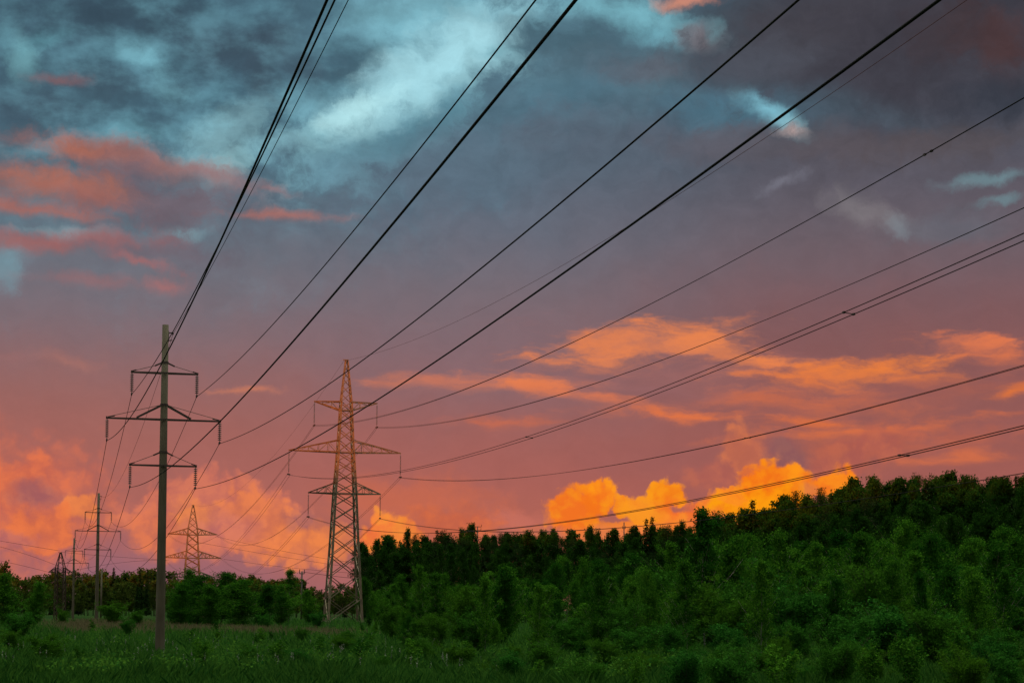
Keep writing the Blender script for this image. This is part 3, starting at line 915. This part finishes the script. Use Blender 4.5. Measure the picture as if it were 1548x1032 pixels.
def oval(lo, pk, w, tip=.25):
    def f(u):
        if u < lo:
            return w * .5
        t = (u - lo) / (1 - lo)
        p = (pk - lo) / (1 - lo)
        return w * ((1 - ((p - t) / max(p, .01)) ** 2 * .45) if t < p else max(tip * .4, 1 - ((t - p) / (1 - p)) ** 1.8))
    return f


PROTO = {
    # name: (list of (crown, trunk, height))
    'aspen': [plant(11 + i, 24, 1, 50, oval(.42, .66, .12), .42, 4, 46, .55, .36, .7, M_LEAF, M_BARK, .2, .06, .55) + (24,) for i in range(3)],
    'birch': [plant(21 + i, 22, 1, 46, oval(.38, .6, .10), .36, 4, 44, .5, .32, .6, M_LEAF, M_BIRCH, .15, .1, .7, .3) + (22,) for i in range(3)],
    'spruce': [spruce(31, 20, 2.6, M_NEEDLE) + (20,), spruce(32, 20, 2.1, M_NEEDLE) + (20,)],
    'pine': [plant(41 + i, 22, 1, 26, oval(.55, .8, .15), .52, 4, 60, .5, .3, .35, M_NEEDLE, M_BARK, .19, .06, .35) + (22,) for i in range(2)],
    'far_leafy': [plant(51 + i, 15, 1, 26, oval(.2, .5, .2), .18, 3, 16, .65, .62, .8, M_AUT, M_BARK, .15, .06, .5) + (15,) for i in range(3)],
    'sapling': [plant(61 + i, 7, 1 + i % 2, 50, oval(.08, .34, .15, .1), .12, 4, 50, .19, .115, .6, M_LEAF_L, M_BIRCH, .055, .12, 1.25, .2, .45, .5) + (7,) for i in range(5)],
    'young_tree': [plant(71 + i, 9, 2, 44, oval(.08, .38, .17, .12), .08, 5, 42, .30, .14, .6, M_LEAF_L, M_BARK, .08, .1, 1.0, .1, .5, .9) + (9,) for i in range(3)],
    'shrub': [plant(81 + i, 3, 7, 14, oval(.05, .5, .24), .12, 4, 30, .14, .10, .45, M_LEAF_S, M_BARK, .03, .2, 1.2, 0, .5, .95) + (3,) for i in range(4)],
    'sprout': [plant(91 + i, 2.2, 3, 12, oval(.1, .5, .14), .15, 3, 15, .09, .10, .45, M_LEAF_L, M_BARK, .016, .15, 1.1, 0, .4, .4) + (2.2,) for i in range(3)],
}
KIND = {'aspen': ('leafy_tree', 'tree'), 'birch': ('birch_tree', 'tree'), 'spruce': ('spruce_tree', 'tree'), 'pine': ('pine_tree', 'tree'), 'far_leafy': ('leafy_tree', 'tree'),
        'sapling': ('birch_sapling', 'young tree'), 'young_tree': ('young_tree', 'young tree'), 'shrub': ('willow_shrub', 'shrub'), 'sprout': ('leafy_sprout', 'plant')}


def put(kind, px, ytop, Y, label, group=None, wide=1., z0=None):
    """one plant standing at depth Y with its top where the photograph has it"""
    top = at(px, ytop, Y)
    g = gz(top.x, Y) - .05 if z0 is None else z0
    h = top.z - g
    if h < .4:
        return None
    cr, tr, H = PROTO[kind][rnd.randrange(len(PROTO[kind]))]
    s = h / H
    o = empty(KIND[kind][0], (top.x, Y, g), rnd.uniform(0, 6.28), (s * wide, s * wide, s))
    tag(o, label, KIND[kind][1], group)
    for nm, me in (('crown', cr), ('trunk', tr)):
        c = bpy.data.objects.new(nm, me); COL.objects.link(c); c.parent = o
    return o


def ip(x, pts):
    return float(np.interp(x, [p[0] for p in pts], [p[1] for p in pts]))


FOREST_SKY = [(530, 838), (545, 826), (580, 817), (650, 810), (700, 806), (750, 812), (800, 812), (850, 808), (900, 807), (945, 806), (1000, 799), (1050, 794), (1100, 790), (1150, 782),
              (1175, 762), (1200, 757), (1250, 747), (1280, 738), (1320, 731), (1400, 729), (1450, 729), (1500, 735), (1520, 727), (1600, 725)]
FOREST_D = [(530, 520), (800, 480), (1100, 410), (1300, 350), (1600, 300)]
LAB = {'aspen': 'dense dark leafy tree in the forest wall right of the tall pylon', 'birch': 'slim pale-stemmed birch in the forest wall right of the tall pylon',
       'spruce': 'pointed dark spruce in the forest wall right of the tall pylon', 'pine': 'dark bare-stemmed pine in the forest wall right of the tall pylon'}
GRP = {'aspen': 'leafy trees of the forest', 'birch': 'birches of the forest', 'spruce': 'spruces of the forest', 'pine': 'pines of the forest'}


def forest():
    for row, (dy, dd, step) in enumerate(((2, 14, 15), (-1, 0, 13), (14, -12, 17), (34, -30, 22))):
        x = 545 + rnd.uniform(0, 10) + (12 if row > 1 else 0)
        while x < 1600:
            yt = ip(x, FOREST_SKY) + dy + (rnd.uniform(-9, 14) if row < 2 else rnd.uniform(-4, 26))
            D = ip(x, FOREST_D) + dd + rnd.uniform(-6, 6)
            r = rnd.random()
            if x < 1020:
                k = 'aspen' if r < .45 else 'birch' if r < .7 else 'spruce' if r < .9 else 'pine'
            else:
                k = 'aspen' if r < .5 else 'birch' if r < .82 else 'spruce' if r < .93 else 'pine'
            if row == 3 and k in ('spruce', 'pine'):
                k = 'birch'
            put(k, x, yt, D, LAB[k], GRP[k], rnd.uniform(.6, 1.05))
            x += step * rnd.uniform(.7, 1.3)


forest()
for kind, px, yt, D, wide, lb in (
        ('birch', 615, 802, 500, .55, 'thin spindly tree sticking up above the forest nearest the tall pylon'),
        ('spruce', 661, 800, 505, .8, 'narrow spruce top above the forest next to the thin spindly tree'),
        ('aspen', 706, 795, 500, .8, 'round-topped tree rising above the forest beside the tiny two-armed mast'),
        ('spruce', 977, 783, 440, .75, 'left one of two paired spruces standing out against the orange cloud'),
        ('spruce', 986, 780, 442, .75, 'right one of two paired spruces standing out against the orange cloud'),
        ('spruce', 928, 799, 470, .8, 'single small spruce tip between tiny slim mast and leafy canopy'),
        ('spruce', 1138, 754, 390, .9, 'pointed spruce tip beside the bright gap in the forest skyline'),
        ('aspen', 1120, 772, 392, 1.0, 'broad leafy tree carrying the skyline just before the bright gap'),
        ('aspen', 1178, 752, 385, .8, 'tall loose-crowned tree closing the bright gap in the skyline'),
        ('birch', 1083, 778, 330, .8, 'airy birch with its crown against the orange cloud'),
        ('pine', 545, 842, 470, .9, 'ragged tree at the forest corner seen through the tall pylon'),
        ('birch', 553, 828, 480, .8, 'birch at the very end of the forest behind the tall pylon')):
    put(kind, px, yt, D, lb, None, wide)

FAR_SKY = [(-40, 864), (0, 864), (12, 858), (30, 870), (65, 870), (100, 866), (130, 868), (170, 866), (190, 868), (225, 862), (260, 870), (300, 870), (340, 872), (400, 876), (440, 876), (470, 884), (500, 886), (560, 880)]


def far_wood():
    for row, (dy, D) in enumerate(((0, 800), (5, 770), (12, 740))):
        x = -40 + rnd.uniform(0, 8)
        while x < 545:
            k = 'spruce' if rnd.random() < .2 else 'far_leafy'
            put(k, x, ip(x, FAR_SKY) + dy + rnd.uniform(-4, 7), D + rnd.uniform(-12, 12),
                {'spruce': 'dark spruce in the distant wood beyond the concrete poles', 'far_leafy': 'rounded tree in the distant wood beyond the concrete poles'}[k],
                {'spruce': 'spruces of the distant wood', 'far_leafy': 'leafy trees of the distant wood'}[k], rnd.uniform(.9, 1.25))
            x += rnd.uniform(8, 15)


far_wood()
for kind, px, yt, lb in (('spruce', 172, 857, 'tallest spruce tip of the distant wood, just past the middle-sized pole'), ('spruce', 212, 859, 'first of two neighbouring spruce tips before the nearest pole'),
                         ('spruce', 223, 858, 'second of two neighbouring spruce tips before the nearest pole'), ('far_leafy', 6, 852, 'tall dark tree of the distant wood at the meadow edge')):
    put(kind, px, yt, 745, lb, None, .8)

# bushes standing round the meadow on the left
for kind, px, yt, D, wide, lb in (
        ('young_tree', 14, 868, 215, 1.3, 'big leafy bush at the meadow edge, outermost of the two'), ('young_tree', 52, 880, 235, 1.2, 'leafy bush at the meadow edge beside the outermost one'),
        ('shrub', 96, 922, 250, 1.0, 'low bush under the dark rusty tower'), ('shrub', 30, 925, 160, 1.4, 'wide low bush in front of the leafy meadow-edge bushes'),
        ('shrub', 172, 912, 250, 1.5, 'wide pale green bush behind the tan grass'), ('shrub', 205, 924, 235, 1.2, 'smaller pale bush close to the nearest pole'),
        ('shrub', 193, 934, 175, 1.0, 'dark round bush in front of the tan grass'), ('young_tree', 282, 862, 260, 1.60, 'tall sapling hiding the foot of the distant pylon'),
        ('young_tree', 300, 872, 250, 1.60, 'leafy young tree next to the sapling by the distant pylon'), ('young_tree', 335, 866, 270, 1.76, 'young tree in the middle of the clump between the pole and pylon'),
        ('young_tree', 365, 878, 240, 2.00, 'rounded bright green young tree in front of the clump'), ('young_tree', 395, 884, 255, 1.76, 'lower young tree at the end of the clump'),
        ('sapling', 437, 862, 300, 1.1, 'loose sapling with a spiky top next to the thin brown mast'), ('young_tree', 425, 885, 265, 1.60, 'dense young tree beside the thin brown mast'),
        ('young_tree', 468, 893, 280, 1.76, 'dark young tree just left of the pylon base'), ('shrub', 262, 905, 265, 1., 'bush right behind the nearest concrete pole'),
        ('shrub', 330, 955, 165, .9, 'small tuft-like bush in the grass below the clump'), ('shrub', 455, 948, 150, .8, 'small dark bush in the grass before the pylon'),
        ('young_tree', 318, 886, 235, 1.7, 'wide leafy bush in the front of the clump between pole and pylon'), ('young_tree', 272, 884, 245, 1.4, 'leafy bush filling the space right behind the nearest pole'),
        ('shrub', 400, 928, 230, 1.2, 'low bush at the foot of the clump'), ('shrub', 480, 925, 250, 1.2, 'low bush at the foot of the dark young tree')):
    put(kind, px, yt, D, lb, None, wide)


def thicket():
    tops = {  # depth: (kinds, step px, top profile over px)
        430: (('young_tree',), 34, [(560, 888), (900, 870), (1300, 850)]),
        365: (('young_tree', 'sapling'), 32, [(556, 892), (760, 872), (1300, 840)]),
        300: (('sapling', 'young_tree'), 34, [(560, 892), (700, 868), (900, 858), (1100, 830), (1560, 815)]),
        250: (('sapling', 'young_tree'), 38, [(560, 905), (640, 880), (800, 868), (950, 860), (1100, 835), (1560, 820)]),
        205: (('sapling', 'young_tree', 'sapling'), 42, [(565, 918), (640, 890), (760, 872), (900, 868), (1050, 838), (1200, 832), (1560, 826)]),
        170: (('young_tree', 'sapling', 'shrub'), 48, [(590, 930), (680, 900), (800, 890), (950, 880), (1080, 850), (1560, 850)]),
        140: (('sapling', 'young_tree', 'shrub'), 54, [(620, 940), (720, 915), (850, 905), (1000, 890), (1560, 872)]),
        118: (('shrub', 'sapling', 'shrub'), 58, [(620, 962), (720, 940), (900, 925), (1100, 905), (1560, 900)]),
        100: (('shrub', 'sprout', 'shrub'), 62, [(640, 975), (800, 955), (1000, 935), (1560, 935)]),
        86: (('shrub', 'sprout'), 66, [(640, 992), (800, 982), (1000, 965), (1560, 962)]),
        63: (('shrub', 'sprout', 'shrub'), 50, [(880, 1004), (1000, 988), (1250, 972), (1560, 965)]),
        76: (('sprout', 'shrub', 'shrub'), 42, [(700, 1005), (1000, 990), (1560, 984)])}
    lab = {'sapling': ('slender young birch in the thicket between meadow and forest', 'young birches of the thicket'), 'young_tree': ('bushy young tree in the thicket between meadow and forest', 'bushy young trees of the thicket'),
           'shrub': ('rounded green shrub in the thicket before the forest', 'shrubs of the thicket'), 'sprout': ('upright leafy sprout at the front of the thicket', 'sprouts of the thicket')}
    for D, (kinds, step, prof) in tops.items():
        x = prof[0][0] + rnd.uniform(-8, 8)
        while x < min(1590, prof[-1][0] + 40):
            k = rnd.choice(kinds)
            put(k, x, ip(x, prof) + rnd.uniform(-22, 24) * (1.5 if D > 190 and rnd.random() < .4 else 1), D * rnd.uniform(.95, 1.05), lab[k][0], lab[k][1], rnd.uniform(.85, 1.3))
            x += step * rnd.uniform(.8, 1.7)


thicket()
for k in range(20):
    put('young_tree', 552 + k * 15 + rnd.uniform(-4, 4), 893 + rnd.uniform(-6, 4), 455 + rnd.uniform(-8, 8), 'dark bush under the forest edge close to the tall pylon', 'bushes under the forest edge', 1.5)
for kind, px, yt, D, wide, lb in (
        ('sapling', 1068, 772, 150, .9, 'tallest airy birch sapling rising in front of the forest'), ('young_tree', 1112, 815, 160, 1.1, 'bright leafy young tree beside the tallest airy sapling'),
        ('young_tree', 755, 858, 150, 1.25, 'big bushy young tree in the middle of the thicket'), ('young_tree', 690, 885, 170, 1., 'lower bushy tree beside the big one in the thicket'),
        ('sapling', 1178, 806, 170, .9, 'pale birch sapling in front of the forest gap'), ('sapling', 1298, 808, 165, 1.0, 'fork-topped birch sapling below the tallest forest trees'),
        ('sapling', 1225, 822, 175, .9, 'birch sapling between the pale and the fork-topped ones'), ('young_tree', 1415, 812, 190, 1.2, 'broad young tree below the highest part of the forest'),
        ('sapling', 1500, 822, 150, 1., 'birch sapling by the edge, taller than its neighbours'), ('sapling', 640, 855, 260, .8, 'thin birch at the forest foot close to the tall pylon'),
        ('young_tree', 585, 905, 190, 1.0, 'round bush right beside the pylon base'), ('young_tree', 612, 925, 150, 1., 'bushy growth in front of the round bush by the pylon'),
        ('sapling', 735, 872, 120, .8, 'upright birch sapling at the near edge of the thicket, first past the pylon'), ('sapling', 905, 868, 118, .8, 'feathery birch sapling in the thicket under the paired spruces'),
        ('young_tree', 985, 862, 125, .75, 'leafy upright tree in the thicket right under the paired spruces'), ('sapling', 1040, 850, 112, .9, 'tall feathery birch standing near in the thicket below the tallest airy sapling'),
        ('sapling', 1150, 850, 110, .8, 'near birch sapling with dark gap beside it, below the pale sapling'), ('young_tree', 1345, 852, 115, .8, 'near upright leafy tree in the shady right half of the thicket'),
        ('sapling', 1400, 868, 105, .8, 'near slender sapling just past the upright leafy tree'), ('young_tree', 1475, 862, 108, .9, 'near bushy tree low in the shady end of the thicket'),
        ('sapling', 815, 885, 108, .8, 'near narrow sapling between big bushy tree and feathery sapling'), ('sapling', 1265, 875, 100, .8, 'near thin sapling among low shrubs below the fork-topped birch'),
        ('sprout', 1440, 955, 70, 1., 'pale upright sprout close to the viewer'), ('sprout', 1085, 985, 66, 1., 'leafy sprout close to the viewer under the thicket'),
        ('sprout', 1175, 975, 72, 1.2, 'yellowish sprout standing in front of dark shrubs'), ('shrub', 545, 965, 105, 1., 'low shrub where the thicket meets the meadow'),
        ('shrub', 640, 965, 96, 1.1, 'pale low shrub at the front corner of the thicket')):
    put(kind, px, yt, D, lb, None, wide)


# ------------------------------------------------------------------ meadow
def scatter(n, y0, y1, x_of, rg):
    """points on the meadow, thinning with distance"""
    u = rg.uniform(0, 1, n)
    Y = 1 / (1 / y0 + u * (1 / y1 - 1 / y0))
    px0, px1 = x_of
    X = (rg.uniform(px0, px1, n) - 774) / F_PX * Y
    return X, Y


def blades(name, X, Y, h, w, mat, rg, lean=.35):
    n = len(X)
    Z = ground_z(X, Y) - .04
    a = rg.uniform(0, 2 * math.pi, n)
    l = rg.normal(0, lean, n) * h
    dx, dy = np.cos(a) * w / 2, np.sin(a) * w / 2
    lx, ly = -np.sin(a) * l, np.cos(a) * l
    b = np.stack([X, Y, Z], -1)
    o = np.stack([dx, dy, np.zeros(n)], -1)
    mid = b + np.stack([lx * .35, ly * .35, h * .6], -1)
    tip = b + np.stack([lx, ly, h], -1)
    V = np.stack([b - o, b + o, mid + o * .8, tip, mid - o * .8], 1).reshape(-1, 3)
    i = np.arange(n) * 5
    Fc = np.stack([i, i + 1, i + 2, i + 3, i + 4], -1)
    return np_mesh(name, V, Fc, mat)


def meadow():
    rg = np.random.default_rng(77)
    mg = leaf_mat('grass_blades', (.02, .12, .022), (.13, .34, .05), (.03, .08, .02), .5)
    X, Y = scatter(230000, 58, 330, (-60, 1600), rg)
    near_pole = (abs(X + 23.5 * Y / 133) < 1.3) & (Y > 112) & (Y < 135)
    clump = np.sin(X * .9 + 1.3 * np.sin(Y * .31)) * np.sin(Y * .23 + X * .17) + .5 * np.sin(X * 2.1) * np.sin(Y * .7)
    h = (.62 + .30 * clump) * rg.uniform(.5, 1.3, len(X)) * np.where(near_pole, .3, 1)
    w = .022 * (Y / 75) ** .8 * rg.uniform(.7, 1.5, len(X))
    tag(blades('meadow_grass', X, Y, h.clip(.15), w, mg, rg), 'tall lush green meadow grass around the concrete poles', 'grass', None, 'stuff')
    mt = leaf_mat('ripe_grass', (.17, .15, .085), (.34, .28, .18), (.22, .19, .11), .3)
    xs, ys = [], []
    for (px, py, rx, D0, dd, n) in ((165, 950, 70, 245, 22, 3600), (120, 955, 40, 228, 14, 1200), (330, 955, 90, 222, 9, 2200), (470, 960, 60, 205, 7, 1000), (235, 950, 40, 240, 12, 900)):
        D = rg.normal(D0, dd, n)
        xs.append((rg.normal(px, rx * .6, n) - 774) / F_PX * D); ys.append(D)
    X, Y = np.concatenate(xs), np.concatenate(ys)
    tag(blades('ripe_grass', X, Y, rg.uniform(.6, 1.1, len(X)), .03 * rg.uniform(.8, 1.6, len(X)), mt, rg, .25), 'pale tan ripe grass in the meadow by the middle-sized pole', 'grass', None, 'stuff')
    # broad-leaved weeds in mounds of every size
    mw = leaf_mat('weed_leaves', (.014, .10, .014), (.14, .32, .03), (.03, .1, .03), .4)
    X, Y = scatter(1500, 72, 260, (-40, 1600), rg)
    ok = np.sin(X * .35 + 1.5 * np.sin(Y * .12)) + .5 * np.sin(Y * .21 + X) > .1
    X, Y = X[ok], Y[ok]
    hh = rg.uniform(.35, 1.2, len(X)) ** 1.2
    cnt = (55 + 110 * hh).astype(int)
    idx = np.repeat(np.arange(len(X)), cnt)
    d = rg.normal(size=(len(idx), 3)); d /= np.linalg.norm(d, axis=1, keepdims=True)
    r_ = rg.uniform(.25, 1, len(idx)) ** .5
    Pc = np.stack([X[idx] + d[:, 0] * r_ * hh[idx] * .75, Y[idx] + d[:, 1] * r_ * hh[idx] * .75, ground_z(X, Y)[idx] + abs(d[:, 2]) * r_ * hh[idx] * 1.15], -1)
    V, Fc = diamonds(Pc, .12, rg, .45)
    tag(np_mesh('weeds', V, Fc, mw), 'leafy weed mounds among the meadow grass', 'weeds', None, 'stuff')
    for q in range(34):
        D = 1 / rnd.uniform(1 / 230, 1 / 82)
        px = rnd.uniform(-20, 640)
        if 180 < px < 290 and D < 140:
            continue
        x = (px - 774) / F_PX * D
        put('sprout' if q % 3 else 'shrub', px, 922 + (EYE - gz(x, D) - rnd.uniform(.9, 1.7)) * F_PX / D - (774 - px) * ROLL, D, 'weedy bush standing alone in the meadow grass', 'scattered weedy bushes of the meadow', rnd.uniform(.9, 1.5))
    # pale flower spikes scattered through the foreground
    mf = leaf_mat('pale_spikes', (.12, .15, .12), (.3, .3, .28), (.2, .22, .18), .2)
    X, Y = scatter(230, 74, 150, (0, 760), rg)
    keep = (np.sin(X * .6 + 2) * np.sin(Y * .35) > -.2)
    X, Y = X[keep], Y[keep]
    n = len(X)
    Cc, k = [], 9
    z = ground_z(X, Y)
    hh = rg.uniform(.65, 1.05, n)
    for q in range(k):
        Cc.append(np.stack([X + rg.normal(0, .018, n), Y + rg.normal(0, .018, n), z + hh + q * .035], -1))
    V, Fc = diamonds(np.concatenate(Cc), .055, rg, .7)
    tag(np_mesh('wildflowers', V, Fc, mf), 'thin pale flower spikes standing in the meadow grass', 'wildflowers', None, 'stuff')


meadow()
